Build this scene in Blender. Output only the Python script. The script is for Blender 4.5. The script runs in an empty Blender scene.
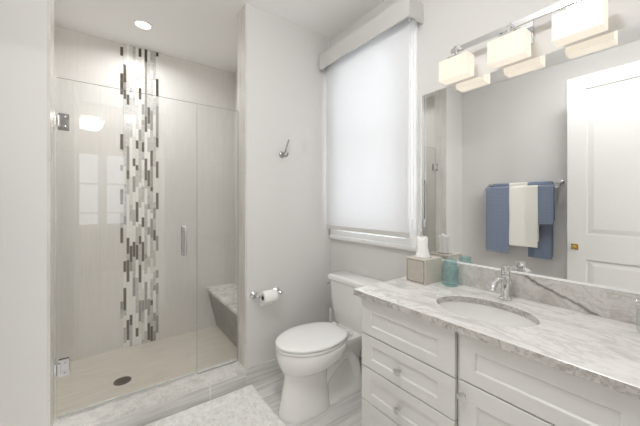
import bpy, bmesh, math, random
from mathutils import Vector, Matrix, noise
R = math.radians
PI = math.pi
sc = bpy.context.scene
col = sc.collection
rnd = random.Random(7)

# ------------------------------------------------------------------ camera
cd = bpy.data.cameras.new('camera')
cam = bpy.data.objects.new('camera', cd)
col.objects.link(cam)
cam.location = (0, 0, 1.3125)
cam.rotation_euler = (R(90), 0, R(-36.3))
cd.sensor_fit = 'HORIZONTAL'
cd.sensor_width = 36
cd.lens = 295.5 / 640 * 36
cd.shift_y = -(213 - 202.3) / 640
cd.clip_start = 0.02
sc.camera = cam

# ------------------------------------------------------------------ world, exposure
W = bpy.data.worlds.new('daylight')
sc.world = W
W.use_nodes = True
WORLD_STRENGTH = 2.8
W.node_tree.nodes['Background'].inputs[0].default_value = (0.95, 0.98, 1.0, 1)
W.node_tree.nodes['Background'].inputs[1].default_value = WORLD_STRENGTH
vs = sc.view_settings
vs.view_transform = 'Standard'
vs.look = 'None'
vs.gamma = 1
vs.use_curve_mapping = False
vs.exposure = 0.44
cy = sc.cycles
cy.max_bounces = 12
cy.diffuse_bounces = 6
cy.glossy_bounces = 6
cy.transmission_bounces = 8
cy.transparent_max_bounces = 16
cy.caustics_reflective = True
cy.caustics_refractive = False
cy.sample_clamp_indirect = 4.0


def area(name, loc, rot, sx, sy, power, color=(1, 1, 1), shape='RECTANGLE'):
    l = bpy.data.lights.new(name, 'AREA')
    l.shape = shape
    l.size = sx
    if shape in ('RECTANGLE', 'ELLIPSE'):
        l.size_y = sy
    l.energy = power
    l.color = color
    o = bpy.data.objects.new(name, l)
    o.location = loc
    o.rotation_euler = rot
    col.objects.link(o)
    return o


P_SHOWER, P_BED_FILL = 5.2, 54
FILL_GLOBE = 37
SHADE_GLOW = 0.60
WARM = (1.0, 1.0, 0.995)
# shower can light, added bedroom fill; the bathroom's added globe lamp glows in its builder
area('shower_downlight_lamp', (0.26, 2.752, 2.722), (0, 0, 0), 0.11, 0.11, P_SHOWER, WARM, 'DISK').data.spread = R(165)
area('bedroom_fill_lamp', (1.05, -1.4, 2.70), (0, 0, 0), 0.17, 0.17, P_BED_FILL, (1, 0.99, 0.975), 'DISK')  # added fill light, shines in through the doorway


# ------------------------------------------------------------------ materials
def srgb(r, g, b):
    f = lambda c: (c / 255 / 12.92) if c / 255 <= 0.04045 else ((c / 255 + 0.055) / 1.055) ** 2.4
    return (f(r), f(g), f(b), 1)


class Mat:
    def __init__(s, name):
        s.m = bpy.data.materials.new(name)
        s.m.use_nodes = True
        s.t = s.m.node_tree
        s.n = s.t.nodes
        s.b = s.n['Principled BSDF']
        s.out = s.n['Material Output']

    def add(s, typ, **kw):
        n = s.n.new(typ)
        for k, v in kw.items():
            if hasattr(n, k) and k not in ('inputs',):
                try:
                    setattr(n, k, v)
                    continue
                except Exception:
                    pass
            n.inputs[k].default_value = v
        return n

    def link(s, a, b):
        s.t.links.new(a, b)

    def coords(s, scale=(1, 1, 1), loc=(0, 0, 0), rot=(0, 0, 0)):
        tc = s.n.new('ShaderNodeTexCoord')
        mp = s.n.new('ShaderNodeMapping')
        mp.inputs['Scale'].default_value = scale
        mp.inputs['Location'].default_value = loc
        mp.inputs['Rotation'].default_value = rot
        s.link(tc.outputs['Object'], mp.inputs['Vector'])
        return mp.outputs['Vector']

    def ramp(s, fac, stops):
        r = s.n.new('ShaderNodeValToRGB')
        e = r.color_ramp.elements
        while len(e) < len(stops):
            e.new(0.5)
        for i, (p, c) in enumerate(stops):
            e[i].position = p
            e[i].color = c
        s.link(fac, r.inputs['Fac'])
        return r.outputs['Color']

    def noise(s, vec, scale, detail=4, rough=0.5, dist=0):
        n = s.n.new('ShaderNodeTexNoise')
        n.inputs['Scale'].default_value = scale
        n.inputs['Detail'].default_value = detail
        n.inputs['Roughness'].default_value = rough
        n.inputs['Distortion'].default_value = dist
        s.link(vec, n.inputs['Vector'])
        return n.outputs['Fac']

    def mix(s, fac, a, b, typ='MIX'):
        n = s.n.new('ShaderNodeMix')
        n.data_type = 'RGBA'
        n.blend_type = typ
        for inp, v in ((n.inputs[0], fac), (n.inputs[6], a), (n.inputs[7], b)):
            if isinstance(v, (int, float, tuple)):
                inp.default_value = v
            else:
                s.link(v, inp)
        return n.outputs[2]

    def bump(s, h, strength=0.2, dist=0.01):
        n = s.n.new('ShaderNodeBump')
        n.inputs['Strength'].default_value = strength
        n.inputs['Distance'].default_value = dist
        s.link(h, n.inputs['Height'])
        s.link(n.outputs['Normal'], s.b.inputs['Normal'])

    def base(s, c):
        if isinstance(c, tuple):
            s.b.inputs['Base Color'].default_value = c
        else:
            s.link(c, s.b.inputs['Base Color'])

    def set(s, **kw):
        for k, v in kw.items():
            s.b.inputs[k.replace('_', ' ')].default_value = v


def plain(name, c, rough=0.5, metallic=0, bump=0.0, bscale=200, var=0.02):
    M = Mat(name)
    v = M.coords()
    n = M.noise(v, bscale, 3)
    d = tuple(max(0, x * (1 - var)) for x in c[:3]) + (1,)
    u = tuple(min(1, x * (1 + var)) for x in c[:3]) + (1,)
    M.base(M.ramp(n, [(0.3, d), (0.7, u)]))
    M.set(Roughness=rough, Metallic=metallic)
    if bump:
        M.bump(n, bump, 0.002)
    return M.m


def marble(name, light, mid, dark, scale=5, rough=0.12, streak=(1, 1, 1), rot=(0, 0, 0), vein=0.6, extra=None):
    M = Mat(name)
    v = M.coords(streak, (3.1, 1.7, 0.4), rot)
    n1 = M.noise(v, scale, 8, 0.62, 0.9)
    c = M.ramp(n1, [(0.30, mid), (0.52, light), (0.75, light)])
    n2 = M.noise(v, scale * 0.55, 10, 0.65, 1.4)
    # thin veins where the noise crosses its middle
    sub = M.add('ShaderNodeMath', operation='SUBTRACT'); M.link(n2, sub.inputs[0]); sub.inputs[1].default_value = 0.5
    ab = M.add('ShaderNodeMath', operation='ABSOLUTE'); M.link(sub.outputs[0], ab.inputs[0])
    vr = M.ramp(ab.outputs[0], [(0.0, (vein, vein, vein, 1)), (0.035, (0, 0, 0, 1))])
    c = M.mix(vr, c, dark)
    n3 = M.noise(v, scale * 9, 5, 0.7)
    sp = M.ramp(n3, [(0.50, (0, 0, 0, 1)), (0.70, (0.75, 0.75, 0.75, 1))])
    c = M.mix(sp, c, mid)
    if extra:
        c = extra(M, c)
    M.base(c)
    M.set(Roughness=rough)
    return M.m


def tiles(name, c1, c2, grout, w, h, axes, rough=0.2, mortar=0.003, streak=None, streak_c=None, offset=0.5, bump=0.15, loc=(0, 0, 0), freq=2):
    """axes: which object axes run along the tile width and height, e.g. ('X','Z')"""
    M = Mat(name)
    tc = M.n.new('ShaderNodeTexCoord')
    sp = M.n.new('ShaderNodeSeparateXYZ'); M.link(tc.outputs['Object'], sp.inputs[0])
    cb = M.n.new('ShaderNodeCombineXYZ')
    M.link(sp.outputs[axes[0]], cb.inputs[0]); M.link(sp.outputs[axes[1]], cb.inputs[1])
    mp = M.n.new('ShaderNodeMapping'); mp.inputs['Location'].default_value = loc
    M.link(cb.outputs[0], mp.inputs['Vector'])
    b = M.n.new('ShaderNodeTexBrick')
    M.link(mp.outputs[0], b.inputs['Vector'])
    b.offset = offset; b.offset_frequency = freq
    b.inputs['Scale'].default_value = 1
    b.inputs['Brick Width'].default_value = w
    b.inputs['Row Height'].default_value = h
    b.inputs['Mortar Size'].default_value = mortar
    b.inputs['Mortar Smooth'].default_value = 0.1
    b.inputs['Color1'].default_value = c1
    b.inputs['Color2'].default_value = c2
    b.inputs['Mortar'].default_value = grout
    c = b.outputs['Color']
    if streak:
        v = M.coords(streak)
        n = M.noise(v, 1, 7, 0.6, 0.5)
        k = M.ramp(n, [(0.36, (1, 1, 1, 1)), (0.62, (0, 0, 0, 1))])
        inv = M.add('ShaderNodeMath', operation='SUBTRACT'); inv.inputs[0].default_value = 1
        M.link(b.outputs['Fac'], inv.inputs[1])
        mu = M.add('ShaderNodeMath', operation='MULTIPLY'); M.link(k, mu.inputs[0]); M.link(inv.outputs[0], mu.inputs[1])
        c = M.mix(mu.outputs[0], c, streak_c)
    M.base(c)
    M.set(Roughness=rough)
    if bump:
        iv = M.add('ShaderNodeMath', operation='SUBTRACT'); iv.inputs[0].default_value = 1
        M.link(b.outputs['Fac'], iv.inputs[1])
        M.bump(iv.outputs[0], bump, 0.002)
    return M.m


def thin_glass(name, tint=(1, 1, 1, 1), ior=1.5, boost=1.0):
    M = Mat(name)
    M.n.remove(M.b)
    tr = M.n.new('ShaderNodeBsdfTransparent'); tr.inputs[0].default_value = tint
    gl = M.n.new('ShaderNodeBsdfGlossy'); gl.inputs['Roughness'].default_value = 0.0
    fr = M.n.new('ShaderNodeFresnel')
    ge = M.n.new('ShaderNodeNewGeometry')   # same reflection on the far face of the sheet as on the near one
    mr_ = M.n.new('ShaderNodeMapRange'); mr_.inputs['To Min'].default_value = ior; mr_.inputs['To Max'].default_value = 1 / ior
    M.link(ge.outputs['Backfacing'], mr_.inputs['Value']); M.link(mr_.outputs[0], fr.inputs[0])
    mx = M.n.new('ShaderNodeMixShader')
    M.link(fr.outputs[0], mx.inputs[0]); M.link(tr.outputs[0], mx.inputs[1]); M.link(gl.outputs[0], mx.inputs[2])
    M.link(mx.outputs[0], M.out.inputs[0])
    return M.m


def glow(name, c, strength):
    M = Mat(name)
    M.set(Roughness=0.4)
    M.base(c)
    M.b.inputs['Emission Color'].default_value = c
    M.b.inputs['Emission Strength'].default_value = strength
    return M.m


m = {}
m['paint'] = plain('grey_wall_paint', srgb(219, 217, 215), 0.6, 0, 0.03, 260, 0.01)
m['ceil'] = plain('ceiling_paint', srgb(250, 249, 248), 0.7, 0, 0.02, 260, 0.01)
m['trimwhite'] = plain('white_trim_paint', srgb(246, 246, 245), 0.35, 0, 0, 60, 0.008)
m['cabinet'] = plain('cabinet_paint', srgb(220, 219, 217), 0.38, 0, 0, 80, 0.008)
m['gap_shade'] = plain('cabinet_gap_shade', srgb(96, 92, 86), 0.7)  # dark tone is shade painted in behind the drawer fronts
m['ceramic'] = plain('white_porcelain', srgb(238, 237, 235), 0.08, 0, 0, 20, 0.004)
m['basin'] = plain('basin_porcelain', srgb(236, 235, 232), 0.1, 0, 0, 20, 0.004)
m['plastic'] = plain('white_plastic', srgb(240, 240, 238), 0.25)
m['chrome'] = plain('chrome', (0.74, 0.74, 0.75, 1), 0.07, 1.0, 0, 30, 0.01)
m['hook_metal'] = plain('polished_hook_metal', (0.42, 0.41, 0.40, 1), 0.2, 1.0, 0, 30, 0.02)
m['nickel'] = plain('brushed_nickel', srgb(205, 202, 196), 0.25, 1.0, 0, 400, 0.03)
m['brass'] = plain('brass', srgb(222, 190, 120), 0.22, 1.0, 0, 100, 0.03)
m['darkmetal'] = plain('drain_metal', srgb(120, 112, 98), 0.35, 1.0, 0, 300, 0.1)
m['black'] = plain('dark_core', srgb(60, 57, 54), 0.6)
m['knob'] = plain('satin_chrome_knob', (0.66, 0.66, 0.65, 1), 0.28, 1.0, 0, 60, 0.01)
m['glass'] = thin_glass('clear_shower_glass', (0.99, 0.992, 0.99, 1))
m['glassedge'] = plain('glass_edge', srgb(176, 184, 180), 0.15)
m['pane'] = thin_glass('window_glass', (0.98, 0.99, 1, 1))
m['tumbler'] = thin_glass('tumbler_glass', (0.93, 0.95, 0.94, 1))

_l, _m, _d = srgb(235, 233, 230), srgb(206, 203, 200), srgb(160, 156, 151)
m['marble'] = marble('countertop_marble', _l, _m, _d, 9, 0.22, (1.0, 0.45, 1), (0, 0, R(28)), 0.4)
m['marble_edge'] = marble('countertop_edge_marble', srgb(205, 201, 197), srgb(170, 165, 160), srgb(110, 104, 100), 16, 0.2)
m['curbmarble'] = marble('curb_marble', srgb(234, 232, 228), srgb(208, 204, 199), srgb(160, 154, 148), 11, 0.2, (1, 1, 1), (0, 0, 0), 0.3)


def splash_vein(M, c):
    # one long dark vein falling away from the window, with a noisy edge
    tc = M.n.new('ShaderNodeTexCoord')
    sp = M.n.new('ShaderNodeSeparateXYZ'); M.link(tc.outputs['Object'], sp.inputs[0])
    nz = M.noise(tc.outputs['Object'], 14, 5, 0.6)
    # Object coordinates equal room metres: vein z = 0.99 - 0.42*(0.50 - y)
    a = M.add('ShaderNodeMath', operation='MULTIPLY_ADD'); M.link(sp.outputs['Y'], a.inputs[0]); a.inputs[1].default_value = -0.42; a.inputs[2].default_value = -0.735
    b = M.add('ShaderNodeMath', operation='ADD'); M.link(sp.outputs['Z'], b.inputs[0]); M.link(a.outputs[0], b.inputs[1])
    n2 = M.add('ShaderNodeMath', operation='MULTIPLY_ADD'); M.link(nz, n2.inputs[0]); n2.inputs[1].default_value = 0.055; n2.inputs[2].default_value = -0.0275
    d = M.add('ShaderNodeMath', operation='ADD'); M.link(b.outputs[0], d.inputs[0]); M.link(n2.outputs[0], d.inputs[1])
    e = M.add('ShaderNodeMath', operation='ABSOLUTE'); M.link(d.outputs[0], e.inputs[0])
    k = M.ramp(e.outputs[0], [(0.0, (0.85, 0.85, 0.85, 1)), (0.004, (0.55, 0.55, 0.55, 1)), (0.011, (0, 0, 0, 1))])
    return M.mix(k, c, srgb(98, 90, 84))


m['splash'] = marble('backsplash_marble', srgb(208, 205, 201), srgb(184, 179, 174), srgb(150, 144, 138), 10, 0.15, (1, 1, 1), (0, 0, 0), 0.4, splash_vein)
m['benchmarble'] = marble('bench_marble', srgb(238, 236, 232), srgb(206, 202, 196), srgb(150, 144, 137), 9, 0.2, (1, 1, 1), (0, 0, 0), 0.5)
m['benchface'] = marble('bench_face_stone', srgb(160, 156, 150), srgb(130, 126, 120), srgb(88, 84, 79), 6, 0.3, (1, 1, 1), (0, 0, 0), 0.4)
TC1, TC2, TG = srgb(226, 223, 219), srgb(222, 219, 215), srgb(216, 213, 209)
m['tile_xz'] = tiles('shower_tile_back', TC1, TC2, TG, 0.305, 0.61, ('X', 'Z'), 0.38, 0.0025, (55, 55, 5), srgb(220, 217, 212), 0.5, 0.1, (0.02, 0.10, 0))
m['tile_yz'] = tiles('shower_tile_side', TC1, TC2, TG, 0.305, 0.61, ('Y', 'Z'), 0.38, 0.0025, (55, 55, 5), srgb(220, 217, 212), 0.5, 0.1, (0.0, 0.10, 0))
m['jamb'] = tiles('jamb_tile', srgb(222, 219, 214), srgb(218, 215, 210), srgb(208, 205, 200), 0.4, 0.305, ('Y', 'Z'), 0.2, 0.003, (20, 20, 3), srgb(208, 204, 198), 0, 0.2)
m['showerfloor'] = tiles('shower_floor_tile', srgb(226, 221, 210), srgb(223, 218, 207), srgb(218, 213, 202), 0.61, 0.305, ('X', 'Y'), 0.3, 0.002, (4, 60, 4), srgb(212, 205, 191), 0.5, 0.05)
m['floor'] = tiles('grey_streaked_floor_tile', srgb(230, 229, 227), srgb(224, 223, 221), srgb(208, 206, 203), 1.2, 0.30, ('X', 'Y'), 0.3, 0.0025, (2.0, 24, 5), srgb(200, 197, 194), 0.37, 0.1, (0.3, 0.13, 0))
m['curbface'] = tiles('grey_streaked_base_tile', srgb(228, 227, 225), srgb(224, 223, 221), srgb(238, 237, 235), 1.2, 0.5, ('X', 'Z'), 0.25, 0.004, (2.5, 9, 75), srgb(196, 194, 191), 0, 0.1, (0.927, 0.2, 0))
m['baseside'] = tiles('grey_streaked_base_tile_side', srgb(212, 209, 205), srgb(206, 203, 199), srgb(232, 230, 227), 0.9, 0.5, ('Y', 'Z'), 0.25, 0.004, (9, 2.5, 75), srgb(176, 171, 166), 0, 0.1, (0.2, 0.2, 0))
m['mos_white'] = plain('mosaic_white', srgb(238, 237, 233), 0.2, 0, 0, 60, 0.04)
m['mos_cream'] = plain('mosaic_cream', srgb(224, 221, 213), 0.2, 0, 0, 60, 0.06)
m['mos_grey'] = marble('mosaic_grey', srgb(205, 203, 199), srgb(180, 178, 174), srgb(140, 136, 132), 30, 0.2)
m['mos_mid'] = plain('mosaic_mid', srgb(150, 147, 143), 0.15, 0, 0, 80, 0.12)
m['mos_dark'] = plain('mosaic_dark', srgb(88, 80, 70), 0.12, 0, 0, 90, 0.25)
m['mos_grout'] = plain('mosaic_grout', srgb(214, 210, 202), 0.7)

# blind fabric: lets daylight through
M = Mat('blind_fabric')
v = M.coords()
wv = M.noise(v, 500, 2)
M.base(M.ramp(wv, [(0.3, srgb(243, 243, 244)), (0.7, srgb(249, 249, 250))]))
M.set(Roughness=0.8)
tl = M.n.new('ShaderNodeBsdfTranslucent'); tl.inputs[0].default_value = (0.87, 0.875, 0.885, 1)
mx = M.n.new('ShaderNodeMixShader'); mx.inputs[0].default_value = 0.34
M.link(M.b.outputs[0], mx.inputs[1]); M.link(tl.outputs[0], mx.inputs[2]); M.link(mx.outputs[0], M.out.inputs[0])
m['blind'] = M.m
m['blindbar'] = plain('blind_bar', srgb(214, 212, 208), 0.5)
m['valance'] = plain('valance_fabric', srgb(210, 209, 206), 0.6, 0, 0.02, 300, 0.01)

# shade: white glass lit from inside
M = Mat('opal_shade_glass')
v = M.coords((1, 1, 1))
n = M.noise(v, 40, 2)
M.base(M.ramp(n, [(0.2, srgb(138, 134, 126)), (0.8, srgb(144, 140, 132))]))
M.set(Roughness=0.3)
M.b.inputs['Emission Color'].default_value = (1.0, 0.90, 0.76, 1)
M.b.inputs['Emission Strength'].default_value = SHADE_GLOW
tl = M.n.new('ShaderNodeBsdfTranslucent'); tl.inputs[0].default_value = (1, 0.95, 0.88, 1)
mx = M.n.new('ShaderNodeMixShader'); mx.inputs[0].default_value = 0.15
M.link(M.b.outputs[0], mx.inputs[1]); M.link(tl.outputs[0], mx.inputs[2]); M.link(mx.outputs[0], M.out.inputs[0])
m['shade'] = M.m
m['bulb'] = glow('lit_bulb', (1, 0.95, 0.89, 1), 0.9)
m['lens'] = glow('lit_lens', (1, 0.97, 0.92, 1), 4)
m['fill_globe'] = glow('lit_fill_globe', (0.995, 1.0, 1.0, 1), FILL_GLOBE)
m['doorpaint'] = plain('white_door_paint', srgb(210, 209, 207), 0.4, 0, 0, 60, 0.008)
m['bedlens'] = glow('lit_bedroom_lens', (1, 0.97, 0.93, 1), 5)

# mirror
M = Mat('mirror_silver')
n = M.noise(M.coords(), 3, 1)
M.base(M.ramp(n, [(0, (0.90, 0.905, 0.90, 1)), (1, (0.91, 0.915, 0.91, 1))]))
M.set(Roughness=0.0, Metallic=1.0)
m['mirror'] = M.m


def cloth(name, c1, c2, scale, waffle=True):
    M = Mat(name)
    v = M.coords()
    if waffle:
        w1 = M.n.new('ShaderNodeTexWave'); w1.bands_direction = 'Z'; w1.inputs['Scale'].default_value = scale; M.link(v, w1.inputs['Vector'])
        w2 = M.n.new('ShaderNodeTexWave'); w2.bands_direction = 'Y'; w2.inputs['Scale'].default_value = scale; M.link(v, w2.inputs['Vector'])
        mu = M.add('ShaderNodeMath', operation='MULTIPLY'); M.link(w1.outputs['Fac'], mu.inputs[0]); M.link(w2.outputs['Fac'], mu.inputs[1])
        h = mu.outputs[0]
    else:
        h = M.noise(v, scale, 4)
    M.base(M.ramp(h, [(0.1, c2), (0.8, c1)]))
    M.set(Roughness=0.95)
    M.bump(h, 0.4, 0.003)
    return M.m


m['blue'] = cloth('blue_waffle_cotton', srgb(146, 156, 174), srgb(120, 131, 152), 20)
m['bluedeep'] = cloth('blue_terry_cotton', srgb(134, 145, 164), srgb(116, 127, 148), 160, False)
m['white_cloth'] = cloth('white_terry_cotton', srgb(240, 237, 230), srgb(228, 224, 216), 160, False)
M = Mat('mat_pile')
v = M.coords()
n1 = M.noise(v, 38, 5, 0.7)
n2 = M.noise(v, 110, 4, 0.6)
c = M.ramp(n1, [(0.32, srgb(224, 220, 215)), (0.54, srgb(246, 245, 243))])
M.base(M.mix(M.ramp(n2, [(0.56, (0, 0, 0, 1)), (0.74, (0.55, 0.55, 0.55, 1))]), c, srgb(198, 194, 189)))
M.set(Roughness=0.95)
M.bump(n2, 0.5, 0.004)
m['rug'] = M.m
m['paper'] = plain('soft_paper', srgb(245, 244, 242), 0.9, 0, 0.1, 150, 0.01)
m['boxside'] = plain('tissue_cover_body', srgb(205, 198, 187), 0.5, 0, 0.02, 60, 0.04)
m['boxpanel'] = plain('tissue_cover_panel', srgb(186, 179, 170), 0.5, 0, 0.02, 60, 0.05)
m['boxline'] = plain('tissue_cover_border', srgb(112, 105, 97), 0.5)
m['teal'] = thin_glass('teal_glass', (0.88, 0.955, 0.96, 1))
m['bedwall'] = plain('bedroom_paint', srgb(214, 211, 205), 0.7)
m['bedfloor'] = plain('bedroom_floor', srgb(205, 202, 197), 0.5, 0, 0, 12, 0.1)


# ------------------------------------------------------------------ mesh helpers
OFF = {}


def box(bm, x0, x1, y0, y1, z0, z1, mi=0):
    vs_ = [bm.verts.new(p) for p in ((x0, y0, z0), (x1, y0, z0), (x1, y1, z0), (x0, y1, z0), (x0, y0, z1), (x1, y0, z1), (x1, y1, z1), (x0, y1, z1))]
    fs = []
    for q in ((0, 3, 2, 1), (4, 5, 6, 7), (0, 1, 5, 4), (1, 2, 6, 5), (2, 3, 7, 6), (3, 0, 4, 7)):
        f = bm.faces.new([vs_[i] for i in q]); f.material_index = mi; fs.append(f)
    return fs


def bevel_all(bm, w, seg=2, ang=30):
    es = [e for e in bm.edges if len(e.link_faces) == 2 and e.calc_face_angle(0) > R(ang)]
    bmesh.ops.bevel(bm, geom=es, offset=w, segments=seg, profile=0.5, affect='EDGES', clamp_overlap=True)


def bbox(x0, x1, y0, y1, z0, z1, w=0.004, seg=2):
    bm = bmesh.new(); box(bm, x0, x1, y0, y1, z0, z1); bevel_all(bm, w, seg); return bm


def loft(bm, rings, cap0=True, cap1=True, closed=True):
    R_ = [[bm.verts.new(p) for p in r] for r in rings]
    n = len(R_[0])
    for a, b in zip(R_, R_[1:]):
        for i in range(n if closed else n - 1):
            j = (i + 1) % n
            bm.faces.new((a[i], a[j], b[j], b[i]))
    if cap0: bm.faces.new(R_[0][::-1])
    if cap1: bm.faces.new(R_[-1])
    return R_


def frame_for(d):
    d = d.normalized()
    u = d.orthogonal().normalized()
    return u, d.cross(u).normalized()


def tube(bm, pts, r, n=12, cap=True):
    pts = [Vector(p) for p in pts]
    rs = r if isinstance(r, (list, tuple)) else [r] * len(pts)
    rings = []
    u = None
    for i, p in enumerate(pts):
        d = (pts[min(i + 1, len(pts) - 1)] - pts[max(i - 1, 0)]).normalized()
        if u is None:
            u, w = frame_for(d)
        else:
            u = (u - d * u.dot(d)).normalized()
            w = d.cross(u).normalized()
        rings.append([p + (u * math.cos(2 * PI * k / n) + w * math.sin(2 * PI * k / n)) * rs[i] for k in range(n)])
    loft(bm, rings, cap, cap)


def lathe(bm, prof, c, axis='Z', n=32, cap0=True, cap1=True):
    """prof: (radius, height along axis)"""
    rings = []
    for r, h in prof:
        ring = []
        for k in range(n):
            a, b = r * math.cos(2 * PI * k / n), r * math.sin(2 * PI * k / n)
            p = {'Z': (a, b, h), 'X': (h, a, b), 'Y': (b, h, a)}[axis]
            ring.append(Vector(c) + Vector(p))
        rings.append(ring)
    loft(bm, rings, cap0, cap1)


def smooth_pts(pts, k=6):
    P = [Vector(p) for p in pts]
    out = []
    for i in range(len(P) - 1):
        a, b, c, d = P[max(i - 1, 0)], P[i], P[i + 1], P[min(i + 2, len(P) - 1)]
        for j in range(k):
            t = j / k
            out.append(0.5 * ((2 * b) + (c - a) * t + (2 * a - 5 * b + 4 * c - d) * t * t + (3 * b - a - 3 * c + d) * t ** 3))
    out.append(P[-1])
    return out


def obj(name, bm, mats, parent=None, smooth=False, ang=40):
    me = bpy.data.meshes.new(name)
    if parent is not None:
        off = OFF[parent.name]
        bmesh.ops.translate(bm, verts=bm.verts, vec=-off)
    else:
        off = Vector((0, 0, 0))
    bmesh.ops.recalc_face_normals(bm, faces=bm.faces)
    bm.to_mesh(me); bm.free()
    for q in (mats if isinstance(mats, (list, tuple)) else [mats]):
        me.materials.append(m[q])
    if smooth:
        me.polygons.foreach_set('use_smooth', [True] * len(me.polygons))
        if ang < 180:
            me.set_sharp_from_angle(angle=R(ang))
    o = bpy.data.objects.new(name, me)
    col.objects.link(o)
    if parent is not None:
        o.parent = parent
    OFF[o.name] = off
    return o


def tag(o, label, cat, group=None):
    o['label'] = label; o['category'] = cat
    if group: o['group'] = group
    return o


def thing(name, loc, label, cat, group=None):
    o = bpy.data.objects.new(name, None)
    o.empty_display_size = 0.05
    o.location = loc
    col.objects.link(o)
    OFF[o.name] = Vector(loc)
    return tag(o, label, cat, group)


def struct(name, bm, mats, parent=None, smooth=False):
    o = obj(name, bm, mats, parent, smooth)
    if parent is None: o['kind'] = 'structure'
    return o


def nb(*boxes):
    bm = bmesh.new()
    for b in boxes: box(bm, *b)
    return bm


# ------------------------------------------------------------------ room dimensions
XR, XL, YB, YS, CEIL = 1.607, -0.60, 2.024, 3.188, 2.74
YF0, YF1 = -0.10, 0.03
JR, JL = 0.822, -0.216
GY = 2.160            # glass plane

# floor and ceiling
struct('floor', nb((XL, XR, YF0, 2.20, -0.05, 0)), 'floor')
struct('floor_shower', nb((-0.36, 1.165, 2.20, YS, -0.05, 0)), 'showerfloor')
struct('ceiling', nb((XL - 0.1, XR + 0.15, YF0, YS + 0.06, CEIL, CEIL + 0.06)), 'ceil')

# right wall with its window opening
WY0, WY1, WZ0, WZ1 = 1.215, 1.91, 1.075, 2.44
struct('wall_right', nb((XR, XR + 0.13, YF0, WY0, -0.05, CEIL), (XR, XR + 0.13, WY1, YB + 0.14, -0.05, CEIL),
                        (XR, XR + 0.13, WY0, WY1, -0.05, WZ0), (XR, XR + 0.13, WY0, WY1, WZ1, CEIL)), 'paint')
struct('wall_back', nb((JR + 0.012, XR, YB, GY + 0.02, 0, CEIL)), 'paint')
struct('wall_back_left', nb((XL, JL - 0.012, YB, GY + 0.02, 0, CEIL)), 'paint')
struct('wall_left', nb((XL - 0.1, XL, YF0, YB + 0.14, -0.05, CEIL)), 'paint')
struct('wall_front', nb((XL, -0.27, YF0, YF1, 0, CEIL), (0.66, XR, YF0, YF1, 0, CEIL), (-0.27, 0.66, YF0, YF1, 2.46, CEIL)), 'paint')
wsb = struct('wall_shower_back', nb((-0.42, 1.22, YS, YS + 0.06, -0.05, CEIL)), 'tile_xz')
struct('wall_shower_right', nb((1.165, XR, GY + 0.02, YS, -0.05, CEIL)), 'tile_yz')
struct('wall_shower_left', nb((XL, -0.36, GY + 0.02, YS, -0.05, CEIL)), 'tile_yz')
bm = bbox(JR, JR + 0.012, YB - 0.002, GY + 0.02, 0.118, CEIL, 0.003)
struct('trim_1', bm, 'jamb')
bm = bbox(JL - 0.012, JL, YB - 0.002, GY + 0.02, 0.118, CEIL, 0.003)
struct('trim_2', bm, 'jamb')
struct('baseboard_back', bbox(JR, XR, YB - 0.012, YB, 0, 0.116, 0.002), 'curbface')
struct('baseboard_right', bbox(XR - 0.012, XR, 1.15, YB - 0.012, 0, 0.116, 0.002), 'baseside')
struct('baseboard_left', bbox(XL, XL + 0.012, YF1, YB, 0, 0.116, 0.002), 'baseside')

# mosaic strip set in the back shower wall
bm = bmesh.new()
X0, X1 = 0.124, 0.428
NC = 13
cw = (X1 - X0) / NC
box(bm, X0 + cw, X1 - cw, YS - 0.004, YS + 0.001, 0.0, CEIL, 5)
mr = random.Random(11)
for i in range(NC):
    z = -mr.uniform(0, 0.08)
    last = None
    while z < CEIL:
        L = mr.choice([0.05, 0.075, 0.10, 0.15, 0.15, 0.20]) * mr.uniform(0.9, 1.1)
        edge = i in (0, NC - 1)
        t = mr.random()
        if edge:
            k = 4 if t < 0.26 else (3 if t < 0.40 else 2 if t < 0.5 else None)
        else:
            dk = 0.16 if i % 3 != 1 else 0.10
            k = 4 if t < dk else 3 if t < dk + 0.14 else 2 if t < dk + 0.48 else 1 if t < dk + 0.62 else 0
        if k == 4 and last == 4: k = 0 if not edge else None
        a, b = max(z, 0.004), min(z + L, CEIL - 0.001)
        if k is not None and b - a > 0.012:
            d = mr.uniform(0.005, 0.009)
            for f in box(bm, X0 + i * cw + 0.0011, X0 + (i + 1) * cw - 0.0011, YS - d, YS + 0.001, a + 0.0011, b - 0.0011, k): pass
        last = k
        z += L
struct('mosaic_strip', bm, ['mos_white', 'mos_cream', 'mos_grey', 'mos_mid', 'mos_dark', 'mos_grout'], wsb)

# window in the right wall
win = bpy.data.objects.new('window_1', None); win['kind'] = 'structure'; win.location = (XR, 1.57, 1.0); col.objects.link(win); OFF['window_1'] = Vector(win.location)
CT = 0.02
cy0, cy1, cz0, cz1 = 1.137, 2.008, 1.000, 2.53
bm = bmesh.new()
box(bm, XR - CT, XR + 0.0, cy0, WY0, cz0, cz1)
box(bm, XR - CT, XR + 0.0, WY1, cy1, cz0, cz1)
box(bm, XR - CT, XR + 0.0, WY0, WY1, WZ1, cz1)
box(bm, XR - CT, XR + 0.0, WY0, WY1, cz0, WZ0)
obj('casing', bm, 'trimwhite', win)
bm = bmesh.new()
box(bm, XR - CT - 0.012, XR - CT, cy0, cy1, cz0 + 0.012, cz0 + 0.032)
bevel_all(bm, 0.004)
obj('casing_moulding', bm, 'trimwhite', win)
bm = bmesh.new()
fx0, fx1 = XR + 0.03, XR + 0.075
box(bm, fx0, fx1, WY0, WY0 + 0.05, WZ0, WZ1); box(bm, fx0, fx1, WY1 - 0.05, WY1, WZ0, WZ1)
box(bm, fx0, fx1, WY0 + 0.05, WY1 - 0.05, WZ0, WZ0 + 0.06); box(bm, fx0, fx1, WY0 + 0.05, WY1 - 0.05, WZ1 - 0.05, WZ1)
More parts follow.
